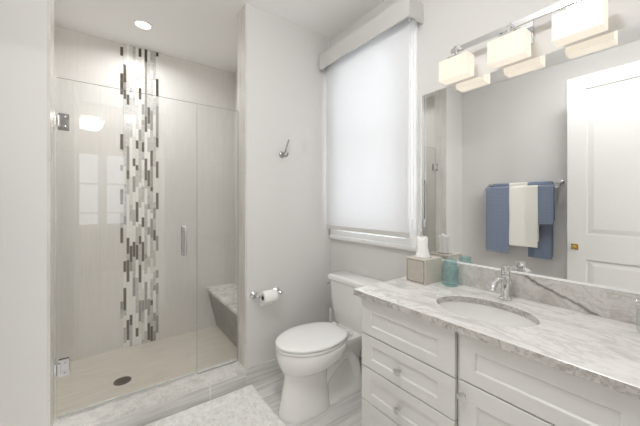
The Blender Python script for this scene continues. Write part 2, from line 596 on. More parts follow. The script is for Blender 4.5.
box(bm, fx0, fx1, WY0 + 0.05, WY1 - 0.05, 1.74, 1.79)
obj('sash', bm, 'trimwhite', win)
bm = bmesh.new()
box(bm, XR + 0.05, XR + 0.055, WY0 + 0.05, WY1 - 0.05, WZ0 + 0.06, 1.74)
box(bm, XR + 0.05, XR + 0.055, WY0 + 0.05, WY1 - 0.05, 1.79, WZ1 - 0.05)
obj('pane', bm, 'pane', win)

# open white door beside the camera (seen in the mirror)
door = bpy.data.objects.new('door_1', None); door['kind'] = 'structure'; col.objects.link(door)
door.location = (-0.212, 0.055, 0.0)
DW, DH, DT = 0.782, 2.43, 0.035
OFF['door_1'] = Vector((0, 0, 0))
bm = bmesh.new()
# local: width along +y, thickness toward -x; face toward the vanity at x=0
def panel_door(bm, w, h, t, panels):
    ys = sorted({0.0, w} | {p[0] for p in panels} | {p[1] for p in panels})
    zs = sorted({0.008, h} | {p[2] for p in panels} | {p[3] for p in panels})
    box(bm, -t, -0.010, 0, w, 0.008, h)
    for i in range(len(ys) - 1):
        for j in range(len(zs) - 1):
            cyy, cz = (ys[i] + ys[i + 1]) / 2, (zs[j] + zs[j + 1]) / 2
            inside = any(p[0] < cyy < p[1] and p[2] < cz < p[3] for p in panels)
            if not inside:
                box(bm, -0.010, 0, ys[i], ys[i + 1], zs[j], zs[j + 1])
    for a, b, c, d in panels:   # raised field with a sloped border
        r0 = [(-0.010, a + 0.012, c + 0.012), (-0.010, b - 0.012, c + 0.012), (-0.010, b - 0.012, d - 0.012), (-0.010, a + 0.012, d - 0.012)]
        r1 = [(-0.003, a + 0.05, c + 0.05), (-0.003, b - 0.05, c + 0.05), (-0.003, b - 0.05, d - 0.05), (-0.003, a + 0.05, d - 0.05)]
        loft(bm, [r0, r1], False, True)
panel_door(bm, DW, DH, DT, [(0.13, DW - 0.13, 1.03, 2.31), (0.13, DW - 0.13, 0.24, 0.81)])
obj('door_panel', bm, 'doorpaint', door)
bm = bmesh.new()
box(bm, 0.0, 0.006, DW - 0.078, DW - 0.028, 0.89, 0.94); bevel_all(bm, 0.002)
obj('door_rosette', bm, 'brass', door)
bm = bmesh.new()
lathe(bm, [(0.009, 0.006), (0.009, 0.02), (0.016, 0.024), (0.017, 0.030), (0.015, 0.035), (0.008, 0.037)], (0, DW - 0.053, 0.915), 'X', 20)
obj('door_knob', bm, 'brass', door, True)
bm = bmesh.new()
box(bm, -0.030, -0.006, DW - 0.001, DW + 0.002, 0.885, 0.945)
obj('latch_plate', bm, 'brass', door)
door.rotation_euler = (0, 0, R(0.0))

# room behind the camera (its window is reflected in the shower glass)
BY = -2.6
struct('floor_bedroom', nb((-1.8, 2.2, BY, YF0, -0.05, -0.001)), 'bedfloor')
struct('ceiling_bedroom', nb((-1.8, 2.2, BY - 0.1, YF0, CEIL, CEIL + 0.06)), 'ceil')
bx0, bx1, bz0, bz1 = -0.42, 0.39, 0.86, 2.25
struct('wall_bedroom_back', nb((-1.8, bx0, BY - 0.1, BY, 0, CEIL), (bx1, 2.2, BY - 0.1, BY, 0, CEIL), (bx0, bx1, BY - 0.1, BY, 0, bz0), (bx0, bx1, BY - 0.1, BY, bz1, CEIL)), 'bedwall')
struct('wall_bedroom_left', nb((-1.9, -1.8, BY - 0.1, YF0, 0, CEIL)), 'bedwall')
struct('wall_bedroom_right', nb((2.2, 2.3, BY - 0.1, YF0, 0, CEIL)), 'bedwall')
struct('wall_bedroom_front', nb((-1.8, XL - 0.1, YF0 - 0.02, YF0, 0, CEIL), (XR + 0.13, 2.2, YF0 - 0.02, YF0, 0, CEIL)), 'bedwall')
w2 = bpy.data.objects.new('window_2', None); w2['kind'] = 'structure'; w2.location = (0, BY, bz0); col.objects.link(w2); OFF['window_2'] = Vector(w2.location)
bm = bmesh.new()
y0, y1 = BY - 0.07, BY - 0.02
box(bm, bx0, bx0 + 0.045, y0, y1, bz0, bz1); box(bm, bx1 - 0.045, bx1, y0, y1, bz0, bz1)
box(bm, -0.075, 0.06, y0, y1, bz0, bz1)
for za, zb in ((bz0, bz0 + 0.04), (bz1 - 0.04, bz1), (1.645, 1.675), (1.10, 1.125)):
    box(bm, bx0 + 0.045, -0.075, y0, y1, za, zb); box(bm, 0.06, bx1 - 0.045, y0, y1, za, zb)
obj('sash', bm, 'trimwhite', w2)
bm = nb((bx0 + 0.045, -0.075, BY - 0.05, BY - 0.045, bz0 + 0.04, bz1 - 0.04), (0.06, bx1 - 0.045, BY - 0.05, BY - 0.045, bz0 + 0.04, bz1 - 0.04))
obj('pane', bm, 'pane', w2)
bl = thing('ceiling_lamp', (-0.17, -1.9, CEIL), 'round tiered flush ceiling lamp in the room behind the doorway', 'ceiling light')
bm = bmesh.new(); lathe(bm, [(0.16, 0), (0.16, -0.02), (0.10, -0.03), (0.012, -0.03), (0.012, -0.20)], (-0.17, -1.9, CEIL), 'Z', 32, True, True)
obj('lamp_base', bm, 'nickel', bl, True)
for r_, z_ in ((0.19, -0.07), (0.17, -0.13), (0.14, -0.19)):
    bm = bmesh.new(); lathe(bm, [(r_, z_), (r_, z_ - 0.022), (0.013, z_ - 0.022), (0.013, z_)], (-0.17, -1.9, CEIL), 'Z', 32)
    obj('lamp_tier', bm, 'bedlens', bl, True)

# ------------------------------------------------------------------ shower curb, glass
cu = thing('shower_curb', (0.30, 2.11, 0), 'low shower curb with speckled marble top and grey streaked tile face', 'shower curb')
obj('curb_face', bbox(JL - 0.012, JR, YB - 0.012, 2.20, 0.0, 0.100, 0.002), 'curbface', cu)
obj('marble_top', bbox(JL - 0.012, JR, YB - 0.016, 2.205, 0.100, 0.118, 0.003), 'curbmarble', cu)


def glass_panel(x0, x1, z0, z1):
    bm = bmesh.new()
    fs = box(bm, x0, x1, GY - 0.005, GY + 0.005, z0, z1)
    for i in (0, 1, 3, 5): fs[i].material_index = 1
    return bm


XD = 0.525
sd = thing('shower_door', (0.16, GY, 0.118), 'hinged clear glass shower door with chrome pull handle', 'shower door')
obj('glass_pane', glass_panel(JL + 0.012, XD - 0.002, 0.130, 1.998), ['glass', 'glassedge'], sd)
for hz in (1.757, 0.401):
    bm = bmesh.new()
    xh = JL
    for s in (-1, 1):   # clamp plates both sides of the glass
        yy = GY + s * 0.011
        box(bm, xh + 0.018, xh + 0.064, yy - 0.005, yy + 0.005, hz - 0.045, hz + 0.045)
    bevel_all(bm, 0.002)
    h = obj('hinge', bm, 'chrome', sd)
    bm = bmesh.new()
    tube(bm, [(xh + 0.020, GY - 0.014, hz - 0.030), (xh + 0.020, GY - 0.014, hz + 0.030)], 0.0095, 14)
    obj('hinge_knuckle', bm, 'chrome', h, True)
    bm = bmesh.new()
    box(bm, xh + 0.001, xh + 0.006, GY - 0.03, GY + 0.03, hz - 0.045, hz + 0.045)
    box(bm, xh + 0.006, xh + 0.018, GY - 0.012, GY + 0.012, hz - 0.025, hz + 0.025)
    bevel_all(bm, 0.0015)
    obj('wall_plate', bm, 'chrome', h)
    bm = bmesh.new()
    for dz in (-0.026, 0.026):
        lathe(bm, [(0.006, 0), (0.006, -0.002), (0.004, -0.003)], (xh + 0.048, GY - 0.016, hz + dz), 'Y', 12)
    obj('screw', bm, 'nickel', h, True)
hx, ha, hb = 0.442, 0.960, 1.138
bm = bmesh.new()
for s in (-1, 1):
    d = s * 0.05
    pts = smooth_pts([(hx, GY + s * 0.006, ha), (hx, GY + d * 0.75, ha), (hx, GY + d, ha + 0.014), (hx, GY + d, ha + 0.06), (hx, GY + d, hb - 0.06), (hx, GY + d, hb - 0.014), (hx, GY + d * 0.75, hb), (hx, GY + s * 0.006, hb)], 5)
    tube(bm, pts, 0.0095, 14)
    for z in (ha, hb):
        lathe(bm, [(0.014, s * 0.005), (0.014, s * 0.010), (0.010, s * 0.012)], (hx, GY, z), 'Y', 18)
obj('pull_handle', bm, 'chrome', sd, True)
fp = thing('shower_glass_panel', (0.67, GY, 0.118), 'narrow fixed clear glass panel between shower door and tiled jamb', 'glass panel')
obj('glass_pane', glass_panel(XD + 0.003, JR - 0.002, 0.120, 1.998), ['glass', 'glassedge'], fp)
bm = bmesh.new()
for z in (0.35, 1.75):
    for s in (-1, 1):
        box(bm, JR - 0.04, JR - 0.001, GY + s * 0.009 - 0.004, GY + s * 0.009 + 0.004, z - 0.02, z + 0.02)
bevel_all(bm, 0.0015)
# (the photograph shows no clips on this panel: sealed edge only)
bm.free()
bm = nb((XD + 0.003, JR - 0.002, GY - 0.006, GY + 0.006, 0.118, 0.1215))
obj('sealant', bm, 'tumbler', fp)

# shower bench
bn = thing('shower_bench', (1.02, 2.7, 0), 'built-in shower bench with marble seat slab along the right shower wall', 'bench')
BZ = 0.425
obj('seat_slab', bbox(0.872, 1.165, 2.19, YS, BZ - 0.028, BZ, 0.004), 'benchmarble', bn)
bm = bmesh.new()
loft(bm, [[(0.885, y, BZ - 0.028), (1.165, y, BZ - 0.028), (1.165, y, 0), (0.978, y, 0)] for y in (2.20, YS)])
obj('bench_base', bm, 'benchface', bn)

# floor drain
dr = thing('floor_drain', (0.116, 2.608, 0), 'round metal drain set in the beige shower floor', 'drain')
bm = bmesh.new(); lathe(bm, [(0.056, 0.0), (0.056, 0.003), (0.050, 0.004), (0.046, 0.002)], (0.116, 2.608, 0), 'Z', 32)
obj('drain_rim', bm, 'darkmetal', dr, True)
bm = bmesh.new()
for i in range(-4, 5):
    y = i * 0.0095
    L = math.sqrt(max(0, 0.046 ** 2 - y * y))
    if L > 0.01: box(bm, 0.116 - L, 0.116 + L, 2.608 + y - 0.003, 2.608 + y + 0.003, 0.0022, 0.0045)
obj('grate', bm, 'darkmetal', dr)

# downlights
def downlight(x, y, label, r=0.075):
    d = thing('recessed_downlight', (x, y, CEIL), label, 'ceiling light', None)
    bm = bmesh.new()
    lathe(bm, [(r, 0), (r, -0.006), (r * 0.80, -0.009), (r * 0.76, -0.004), (r * 0.76, 0)], (x, y, CEIL), 'Z', 40, False, False)
    obj('trim_ring', bm, 'trimwhite', d, True)
    bm = bmesh.new(); lathe(bm, [(r * 0.76, -0.003), (r * 0.5, -0.005), (0.005, -0.006)], (x, y, CEIL), 'Z', 40, False, True)
    obj('lens', bm, 'lens', d, True)
downlight(1.05, -1.4, 'added round recessed fill downlight in the unseen ceiling of the room behind the doorway', 0.09)  # fixture made up to house the added bedroom fill
downlight(0.26, 2.752, 'lit round recessed downlight in the ceiling above the shower', 0.068)
gl_ = thing('ceiling_lamp', (0.32, 0.60, CEIL), 'added out-of-view fill lamp, a flush opal dome on the bathroom ceiling in front of the vanity', 'ceiling light')  # lamp added above the view to brighten walls and ceiling
bm = bmesh.new(); lathe(bm, [(0.185, 0), (0.185, -0.014), (0.175, -0.018), (0.165, -0.014)], (0.32, 0.60, CEIL), 'Z', 40, False, True)
obj('lamp_base', bm, 'nickel', gl_, True)
bm = bmesh.new(); lathe(bm, [(0.168, -0.016)] + [(0.168 * math.cos(PI / 2 * k / 10) + 0.0005, -0.03 - 0.085 * math.sin(PI / 2 * k / 10)) for k in range(11)], (0.32, 0.60, CEIL), 'Z', 40, False, True)
obj('lamp_shade', bm, 'fill_globe', gl_, True)

# hand shower on the left shower wall (seen in the mirror)
hs = thing('hand_shower', (-0.36, 2.42, 0.95), 'chrome hand shower with hose on the left shower wall', 'hand shower')
bm = bmesh.new()
tube(bm, [(-0.335, 2.42, 1.0), (-0.335, 2.42, 1.62)], 0.010, 12)
for z in (1.02, 1.60):
    tube(bm, [(-0.359, 2.42, z), (-0.330, 2.42, z)], 0.011, 12)
    lathe(bm, [(0.024, 0.001), (0.024, 0.008), (0.014, 0.012)], (-0.36, 2.42, z), 'X', 18)
obj('slide_rail', bm, 'chrome', hs, True)
bm = bmesh.new()
tube(bm, [(-0.318, 2.445, 1.40), (-0.312, 2.445, 1.50), (-0.318, 2.445, 1.56)], [0.010, 0.011, 0.014], 12)
lathe(bm, [(0.014, -0.012), (0.040, 0.0), (0.044, 0.010), (0.040, 0.014)], (-0.320, 2.445, 1.585), 'X', 24)
obj('shower_head', bm, 'chrome', hs, True)
bm = bmesh.new()
tube(bm, smooth_pts([(-0.318, 2.445, 1.40), (-0.31, 2.45, 1.2), (-0.305, 2.49, 0.85), (-0.31, 2.55, 0.72), (-0.32, 2.60, 0.85), (-0.355, 2.60, 1.0)], 6), 0.007, 10)
obj('hose', bm, 'nickel', hs, True)

# ------------------------------------------------------------------ blind
rb = thing('roller_blind', (XR - 0.1, 1.55, 2.42), 'lowered white roller blind with pale boxed valance over the window', 'blind')
VX0, VY0, VY1, VZ0, VZ1 = 1.465, 1.100, 2.000, 2.424, 2.548
bm = bmesh.new()
box(bm, VX0, VX0 + 0.012, VY0, VY1, VZ0, VZ1)
box(bm, VX0 + 0.012, XR - 0.001, VY0, VY0 + 0.012, VZ0, VZ1)
box(bm, VX0 + 0.012, XR - 0.001, VY1 - 0.012, VY1, VZ0, VZ1)
box(bm, VX0 + 0.012, XR - 0.001, VY0 + 0.012, VY1 - 0.012, VZ1 - 0.012, VZ1)
va = obj('valance', bm, 'valance', rb)
bm = bmesh.new(); tube(bm, [(1.556, VY0 + 0.04, 2.485), (1.556, VY1 - 0.02, 2.485)], 0.026, 20)
obj('roller_tube', bm, 'blind', rb, True)
bx = 1.530
FY0, FY1 = 1.154, 1.992
bm = bmesh.new(); box(bm, bx, bx + 0.0012, FY0, FY1, 1.12, 2.49)
obj('blind_fabric', bm, 'blind', rb)
bm = bmesh.new(); box(bm, bx - 0.004, bx + 0.007, FY0, FY1, 1.092, 1.122); bevel_all(bm, 0.003)
obj('bottom_bar', bm, 'blindbar', rb)
bm = bmesh.new()
for dy in (0.0, 0.018):
    tube(bm, [(bx + 0.006, 1.124 + dy, 2.46), (bx + 0.006, 1.124 + dy, 1.20)], 0.0022, 8)
lathe(bm, [(0.003, 0), (0.006, -0.01), (0.006, -0.045), (0.003, -0.055)], (bx + 0.006, 1.133, 1.205), 'Z', 12)
obj('pull_cord', bm, 'plastic', rb, True)

# ------------------------------------------------------------------ robe hook
rh = thing('robe_hook', (1.112, YB, 1.68), 'small chrome double robe hook on the wall above the paper holder', 'hook')
hxx, hzz = 1.118, 1.682
bm = bmesh.new(); lathe(bm, [(0.024, 0), (0.024, -0.006), (0.018, -0.011), (0.010, -0.014), (0.010, -0.03)], (hxx, YB, hzz), 'Y', 24)
obj('hook_base', bm, 'hook_metal', rh, True)
bm = bmesh.new()
tube(bm, smooth_pts([(hxx, YB - 0.028, hzz), (hxx + 0.006, YB - 0.045, hzz + 0.02), (hxx + 0.016, YB - 0.058, hzz + 0.07), (hxx + 0.026, YB - 0.066, hzz + 0.108)], 6), [0.0065] * 18 + [0.0075], 12)
obj('upper_prong', bm, 'hook_metal', rh, True)
bm = bmesh.new()
tube(bm, smooth_pts([(hxx, YB - 0.028, hzz), (hxx + 0.004, YB - 0.045, hzz - 0.018), (hxx + 0.010, YB - 0.066, hzz - 0.014), (hxx + 0.014, YB - 0.075, hzz + 0.006)], 6), 0.0065, 12)
obj('lower_prong', bm, 'hook_metal', rh, True)

# paper holder and roll
ph = thing('paper_holder', (0.97, YB, 0.64), 'chrome two-post toilet paper holder on the grey wall', 'paper holder')
PZ = 0.640
for px_ in (0.885, 1.065):
    bm = bmesh.new()
    lathe(bm, [(0.029, 0), (0.029, -0.006), (0.022, -0.010), (0.016, -0.018), (0.011, -0.022), (0.011, -0.062), (0.014, -0.066), (0.014, -0.082), (0.008, -0.088)], (px_, YB, PZ), 'Y', 24)
    obj('post', bm, 'chrome', ph, True)
bm = bmesh.new(); tube(bm, [(0.885, YB - 0.072, PZ), (1.065, YB - 0.072, PZ)], 0.008, 14)
obj('spindle', bm, 'chrome', ph, True)
tr_ = thing('toilet_paper_roll', (0.975, YB - 0.072, PZ), 'white toilet paper roll on the chrome holder', 'toilet paper')
bm = bmesh.new()
rr = 0.045
prof = [(0.0205, -0.052), (rr - 0.003, -0.052), (rr, -0.049), (rr, 0.049), (rr - 0.003, 0.052), (0.0205, 0.052), (0.0205, -0.052)]
lathe(bm, prof, (0.975, YB - 0.072, PZ - 0.012), 'X', 40, False, False)
pr = obj('paper', bm, 'paper', tr_, True, 50)
bm = bmesh.new()
lathe(bm, [(0.020, -0.053), (0.020, 0.053), (0.0185, 0.053), (0.0185, -0.053), (0.020, -0.053)], (0.975, YB - 0.072, PZ - 0.012), 'X', 30, False, False)
obj('cardboard_core', bm, 'black', tr_, True)
bm = bmesh.new()
pts = []
for k in range(8):
    t = k / 7
    pts.append((YB - 0.072 + rr + 0.0008 - 0.004 * math.sin(t * PI) * 0.5, PZ - 0.012 - 0.075 * t))
for (a, b), (c, d) in zip(pts, pts[1:]):
    box(bm, 0.927, 1.023, a - 0.0006, a + 0.0006, d, b)
obj('loose_sheet', bm, 'paper', tr_)

# ------------------------------------------------------------------ toilet (forward = -x)
TY = 1.594
to = thing('toilet', (XR - 0.35, TY, 0), 'white two-piece toilet with closed lid between vanity and wall', 'toilet')
T = lambda u, v_, z: (XR - u, TY + v_, z)


def oval(u0, u1, hw, z, uc=None, n=48, rear_pow=2.0, rear_w=None):
    """closed outline, blunt or squarish at the back (u0), round at the front (u1)"""
    uc = (u0 + u1) / 2 if uc is None else uc
    pts = []
    for k in range(n):
        a = 2 * PI * k / n
        c, s = math.cos(a), math.sin(a)
        if c >= 0:
            u = uc + (u1 - uc) * c; w = hw * s
        else:
            p = 2 / rear_pow
            u = uc - (uc - u0) * abs(c) ** p
            w = hw * (abs(s) ** p) * (1 if s >= 0 else -1)
            if rear_w is not None:
                f = (uc - u) / (uc - u0)
                w = (hw + (rear_w - hw) * f ** 1.5) * (abs(s) ** p) * (1 if s >= 0 else -1)
        pts.append(T(u, w, z))
    return pts


bm = bmesh.new()
secs = [(0.385, 0.740, 0.120, 0.0), (0.385, 0.740, 0.120, 0.012), (0.39, 0.735, 0.114, 0.03), (0.395, 0.722, 0.101, 0.10), (0.40, 0.708, 0.090, 0.18),
        (0.40, 0.702, 0.088, 0.225), (0.395, 0.704, 0.098, 0.245), (0.37, 0.718, 0.135, 0.268), (0.33, 0.733, 0.166, 0.300), (0.29, 0.744, 0.182, 0.335), (0.27, 0.747, 0.186, 0.365), (0.27, 0.745, 0.184, 0.390), (0.275, 0.738, 0.178, 0.400)]
loft(bm, [oval(a, b, w, z, a + (b - a) * 0.48, rear_pow=2.6) for a, b, w, z in secs])
# rear trapway body
secs = [(0.10, 0.52, 0.105, 0.0), (0.10, 0.52, 0.105, 0.012), (0.11, 0.52, 0.092, 0.03), (0.12, 0.53, 0.070, 0.08), (0.11, 0.54, 0.062, 0.16), (0.09, 0.54, 0.066, 0.24), (0.05, 0.52, 0.085, 0.30), (0.03, 0.48, 0.115, 0.35), (0.02, 0.45, 0.130, 0.385), (0.02, 0.45, 0.128, 0.398)]
loft(bm, [oval(a, b, w, z, a + (b - a) * 0.5, rear_pow=4) for a, b, w, z in secs])
for s in (-1, 1):      # raised trapway contour on both flanks
    tube(bm, smooth_pts([T(0.44, s * 0.040, 0.12), T(0.37, s * 0.046, 0.20), T(0.29, s * 0.048, 0.265), T(0.22, s * 0.048, 0.25), T(0.17, s * 0.048, 0.17), T(0.145, s * 0.055, 0.03)], 6), [0.030] * 8 + [0.040] * 23, 16)
obj('bowl', bm, 'ceramic', to, True, 60)
bm = bmesh.new()
lz = 0.403
def lid_ring(g, z): return oval(0.262 + g * 0.6, 0.752 - g, 0.187 - g, z, 0.49, 64, 4, 0.135 - g)
loft(bm, [lid_ring(0.006, lz), lid_ring(0.002, lz + 0.003), lid_ring(0.002, lz + 0.014), lid_ring(0.006, lz + 0.017)])
obj('seat', bm, 'plastic', to, True, 50)
bm = bmesh.new()
loft(bm, [lid_ring(0.006, lz + 0.020), lid_ring(0.0, lz + 0.024), lid_ring(0.0, lz + 0.032), lid_ring(0.004, lz + 0.037), lid_ring(0.012, lz + 0.040), lid_ring(0.05, lz + 0.0435), lid_ring(0.10, lz + 0.045)])
obj('lid', bm, 'plastic', to, True, 60)
for s in (-1, 1):
    bm = bmesh.new(); tube(bm, [T(0.245, s * 0.075 - 0.025, lz + 0.02), T(0.245, s * 0.075 + 0.025, lz + 0.02)], 0.013, 16)
    obj('lid_hinge', bm, 'plastic', to, True)


def rrect(u0, u1, hw, z, r=0.03, n=6):
    pts = []
    for cu_, cv, a0 in ((u1 - r, hw - r, 0), (u0 + r, hw - r, 90), (u0 + r, -hw + r, 180), (u1 - r, -hw + r, 270)):
        for k in range(n + 1):
            a = R(a0 + 90 * k / n)
            pts.append(T(cu_ + r * math.cos(a), cv + r * math.sin(a), z))
    return pts


bm = bmesh.new()
loft(bm, [rrect(0.025, 0.165, 0.165, 0.398), rrect(0.018, 0.172, 0.185, 0.42), rrect(0.015, 0.178, 0.200, 0.50), rrect(0.012, 0.184, 0.213, 0.62), rrect(0.012, 0.188, 0.222, 0.716)])
obj('tank', bm, 'ceramic', to, True, 50)
bm = bmesh.new()
loft(bm, [rrect(0.012, 0.190, 0.224, 0.716), rrect(0.008, 0.198, 0.236, 0.722), rrect(0.008, 0.199, 0.238, 0.742), rrect(0.010, 0.196, 0.235, 0.752), rrect(0.018, 0.186, 0.224, 0.757)])
obj('tank_lid', bm, 'ceramic', to, True, 50)
bm = bmesh.new()
lathe(bm, [(0.013, 0), (0.013, 0.008), (0.008, 0.011)], T(0.13, 0.219, 0.685), 'Y', 16)
tube(bm, [T(0.13, 0.229, 0.685), T(0.16, 0.233, 0.683), T(0.195, 0.233, 0.678)], [0.006, 0.006, 0.008], 12)
obj('flush_lever', bm, 'chrome', to, True)
for s in (-1, 1):
    bm = bmesh.new(); lathe(bm, [(0.013, 0.012), (0.012, 0.02), (0.006, 0.026)], T(0.36, s * 0.092, 0.0), 'Z', 14)
    obj('bolt_cap', bm, 'plastic', to, True)

# toilet brush in the corner
tb = thing('toilet_brush', (1.515, 1.915, 0), 'white toilet brush in its holder in the corner behind the toilet', 'toilet brush')
bm = bmesh.new(); lathe(bm, [(0.045, 0), (0.048, 0.01), (0.042, 0.13), (0.040, 0.135)], (1.515, 1.915, 0), 'Z', 24)
obj('holder', bm, 'plastic', tb, True)
bm = bmesh.new(); tube(bm, [(1.515, 1.915, 0.13), (1.515, 1.915, 0.30), (1.515, 1.915, 0.36), (1.515, 1.915, 0.44)], [0.007, 0.007, 0.011, 0.009], 12)
obj('handle', bm, 'plastic', tb, True)

# ------------------------------------------------------------------ vanity
VF, CY1, CY0 = 1.078, 1.107, 0.045
CZ = 0.861
vc = thing('vanity_cabinet', (1.34, 0.58, 0), 'pale grey shaker vanity cabinet under the marble countertop', 'cabinet')
bm = bmesh.new()
bx1_ = XR - 0.002
FX = VF + 0.020
box(bm, FX, bx1_, CY1 - 0.018, CY1, 0.0, 0.83)
box(bm, FX, bx1_, CY0, CY0 + 0.018, 0.0, 0.83)
box(bm, FX, bx1_, 0.585, 0.600, 0.10, 0.66)
box(bm, FX, FX + 0.03, 0.585, 0.600, 0.66, 0.83)
box(bm, FX, bx1_, CY0 + 0.018, CY1 - 0.018, 0.08, 0.10)
box(bm, XR - 0.012, bx1_, CY0 + 0.018, CY1 - 0.018, 0.10, 0.83)
box(bm, FX + 0.06, FX + 0.075, CY0 + 0.018, CY1 - 0.018, 0.0, 0.08)
body = obj('body', bm, 'cabinet', vc)
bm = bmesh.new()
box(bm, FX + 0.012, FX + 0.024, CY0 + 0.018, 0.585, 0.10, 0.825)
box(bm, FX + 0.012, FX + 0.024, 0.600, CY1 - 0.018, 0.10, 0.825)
obj('face_frame', bm, 'gap_shade', vc)  # frame coloured dark so the slits between fronts read as shaded


def shaker(y0, y1, z0, z1, sl, sr, rt, rb_, d=0.0065):
    """front facing -x; sl at the high-y side, sr at the low-y side"""
    bm = bmesh.new()
    x0, x1 = VF, VF + 0.0195
    e = 0.0015
    o = [(x0, y0 + e, z0 + e), (x0, y1 - e, z0 + e), (x0, y1 - e, z1 - e), (x0, y0 + e, z1 - e)]
    oo = [(x0 + e, y0, z0), (x0 + e, y1, z0), (x0 + e, y1, z1), (x0 + e, y0, z1)]
    bk = [(x1, y0, z0), (x1, y1, z0), (x1, y1, z1), (x1, y0, z1)]
    a, b, c, f = y0 + sr, y1 - sl, z0 + rb_, z1 - rt
    i0 = [(x0, a, c), (x0, b, c), (x0, b, f), (x0, a, f)]
    g = 0.005
    i1 = [(x0 + d, a + g, c + g), (x0 + d, b - g, c + g), (x0 + d, b - g, f - g), (x0 + d, a + g, f - g)]
    loft(bm, [bk, oo, o, i0, i1])
    return bm


def knob(y, z, parent):
    bm = bmesh.new()
    lathe(bm, [(0.008, 0), (0.0065, -0.004), (0.0065, -0.012), (0.013, -0.016), (0.0165, -0.020), (0.0165, -0.024), (0.012, -0.027)], (VF, y, z), 'X', 20)
    obj('knob', bm, 'knob', parent, True, 50)


DA, DB = 0.602, 1.105
rows = [(0.645, 0.826, 0.062, 0.048), (0.480, 0.640, 0.043, 0.047), (0.306, 0.475, 0.045, 0.047), (0.105, 0.301, 0.047, 0.05)]
for i, (z0, z1, rt, rb_) in enumerate(rows):
    d = obj('drawer', shaker(DA, DB, z0, z1, 0.068, 0.072, rt, rb_), 'cabinet', vc)
    if i: knob(0.862, (z0 + z1) / 2 - 0.008, d)
obj('false_front', shaker(0.082, 0.583, 0.652, 0.826, 0.056, 0.072, 0.056, 0.050), 'cabinet', vc)
d = obj('door', shaker(0.082, 0.583, 0.105, 0.647, 0.062, 0.062, 0.066, 0.066), 'cabinet', vc)
knob(0.566, 0.600, d)

# countertop with sink cut-out
SX, SY, SRX, SRY = 1.300, 0.600, 0.146, 0.196
ct = thing('countertop', (1.33, 0.58, 0.831), 'white and grey marble vanity countertop with backsplash', 'countertop')
cx0, cx1, cya, cyb = 1.055, XR - 0.001, 0.035, 1.141
angs = sorted([2 * PI * k / 96 for k in range(96)] + [math.atan2(b - SY, a - SX) % (2 * PI) for a in (cx0, cx1) for b in (cya, cyb)])


def rect_hit(a, g=0.0):
    c, s = math.cos(a), math.sin(a)
    ts = []
    if abs(c) > 1e-9: ts.append(((cx1 - g if c > 0 else cx0 + g) - SX) / c)
    if abs(s) > 1e-9: ts.append(((cyb - g if s > 0 else cya + g) - SY) / s)
    t = min(ts)
    return SX + c * t, SY + s * t


def ell(a, g=0.0):
    c, s = math.cos(a), math.sin(a)
    r = 1 / math.sqrt((c / (SRX + g)) ** 2 + (s / (SRY + g)) ** 2)
    return SX + c * r, SY + s * r


bm = bmesh.new()
zt, zb = CZ - 0.0006, 0.831
rings = [[(*rect_hit(a), zb) for a in angs], [(*rect_hit(a), zt - 0.0015) for a in angs], [(*rect_hit(a, 0.0015), zt) for a in angs],
         [(*ell(a, 0.003), zt) for a in angs], [(*ell(a), zt - 0.003) for a in angs], [(*ell(a), zb) for a in angs], [(*rect_hit(a), zb) for a in angs]]
RR = loft(bm, rings, False, False)
bmesh.ops.remove_doubles(bm, verts=bm.verts, dist=1e-6)
bm.normal_update()
for f in bm.faces:
    c = f.calc_center_median()
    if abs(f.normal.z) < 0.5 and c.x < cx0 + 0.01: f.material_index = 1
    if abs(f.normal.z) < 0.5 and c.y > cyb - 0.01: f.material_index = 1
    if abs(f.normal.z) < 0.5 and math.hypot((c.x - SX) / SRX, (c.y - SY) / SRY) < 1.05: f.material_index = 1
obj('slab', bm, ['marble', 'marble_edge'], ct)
bm = bbox(XR - 0.021, XR - 0.001, cya, 1.128, CZ, 0.972, 0.002)
o = obj('backsplash', bm, 'splash', None)
me = o.data
# keep room coordinates for its vein: the part sits at the room origin, compensated by its parent offset
o.parent = ct
o.matrix_parent_inverse = Matrix.Translation(-OFF[ct.name])

sk = thing('sink', (SX, SY, 0.70), 'white oval undermount sink basin set in the marble countertop', 'sink')
bm = bmesh.new()
n = 56
def er(rx, ry, z): return [(SX + rx * math.cos(2 * PI * k / n), SY + ry * math.sin(2 * PI * k / n), z) for k in range(n)]
inn = [(0.99, 0.830), (0.985, 0.815), (0.955, 0.785), (0.88, 0.75), (0.75, 0.722), (0.55, 0.706), (0.30, 0.699), (0.11, 0.697)]
loft(bm, [er((SRX + 0.004) * f, (SRY + 0.004) * f, z) for f, z in inn] , False, True)
out = [(1.07, 0.830), (1.05, 0.79), (0.95, 0.74), (0.78, 0.705), (0.5, 0.69), (0.12, 0.686)]
loft(bm, [er((SRX + 0.004) * f, (SRY + 0.004) * f, z) for f, z in out], False, True)
loft(bm, [er((SRX + 0.004) * 0.99, (SRY + 0.004) * 0.99, 0.830), er((SRX + 0.004) * 1.07, (SRY + 0.004) * 1.07, 0.830)], False, False)
bmesh.ops.remove_doubles(bm, verts=bm.verts, dist=1e-6)
obj('basin', bm, 'basin', sk, True, 50)
bm = bmesh.new(); lathe(bm, [(0.022, 0.697), (0.022, 0.700), (0.015, 0.701), (0.013, 0.699)], (SX, SY, 0), 'Z', 24)
obj('sink_drain', bm, 'chrome', sk, True)

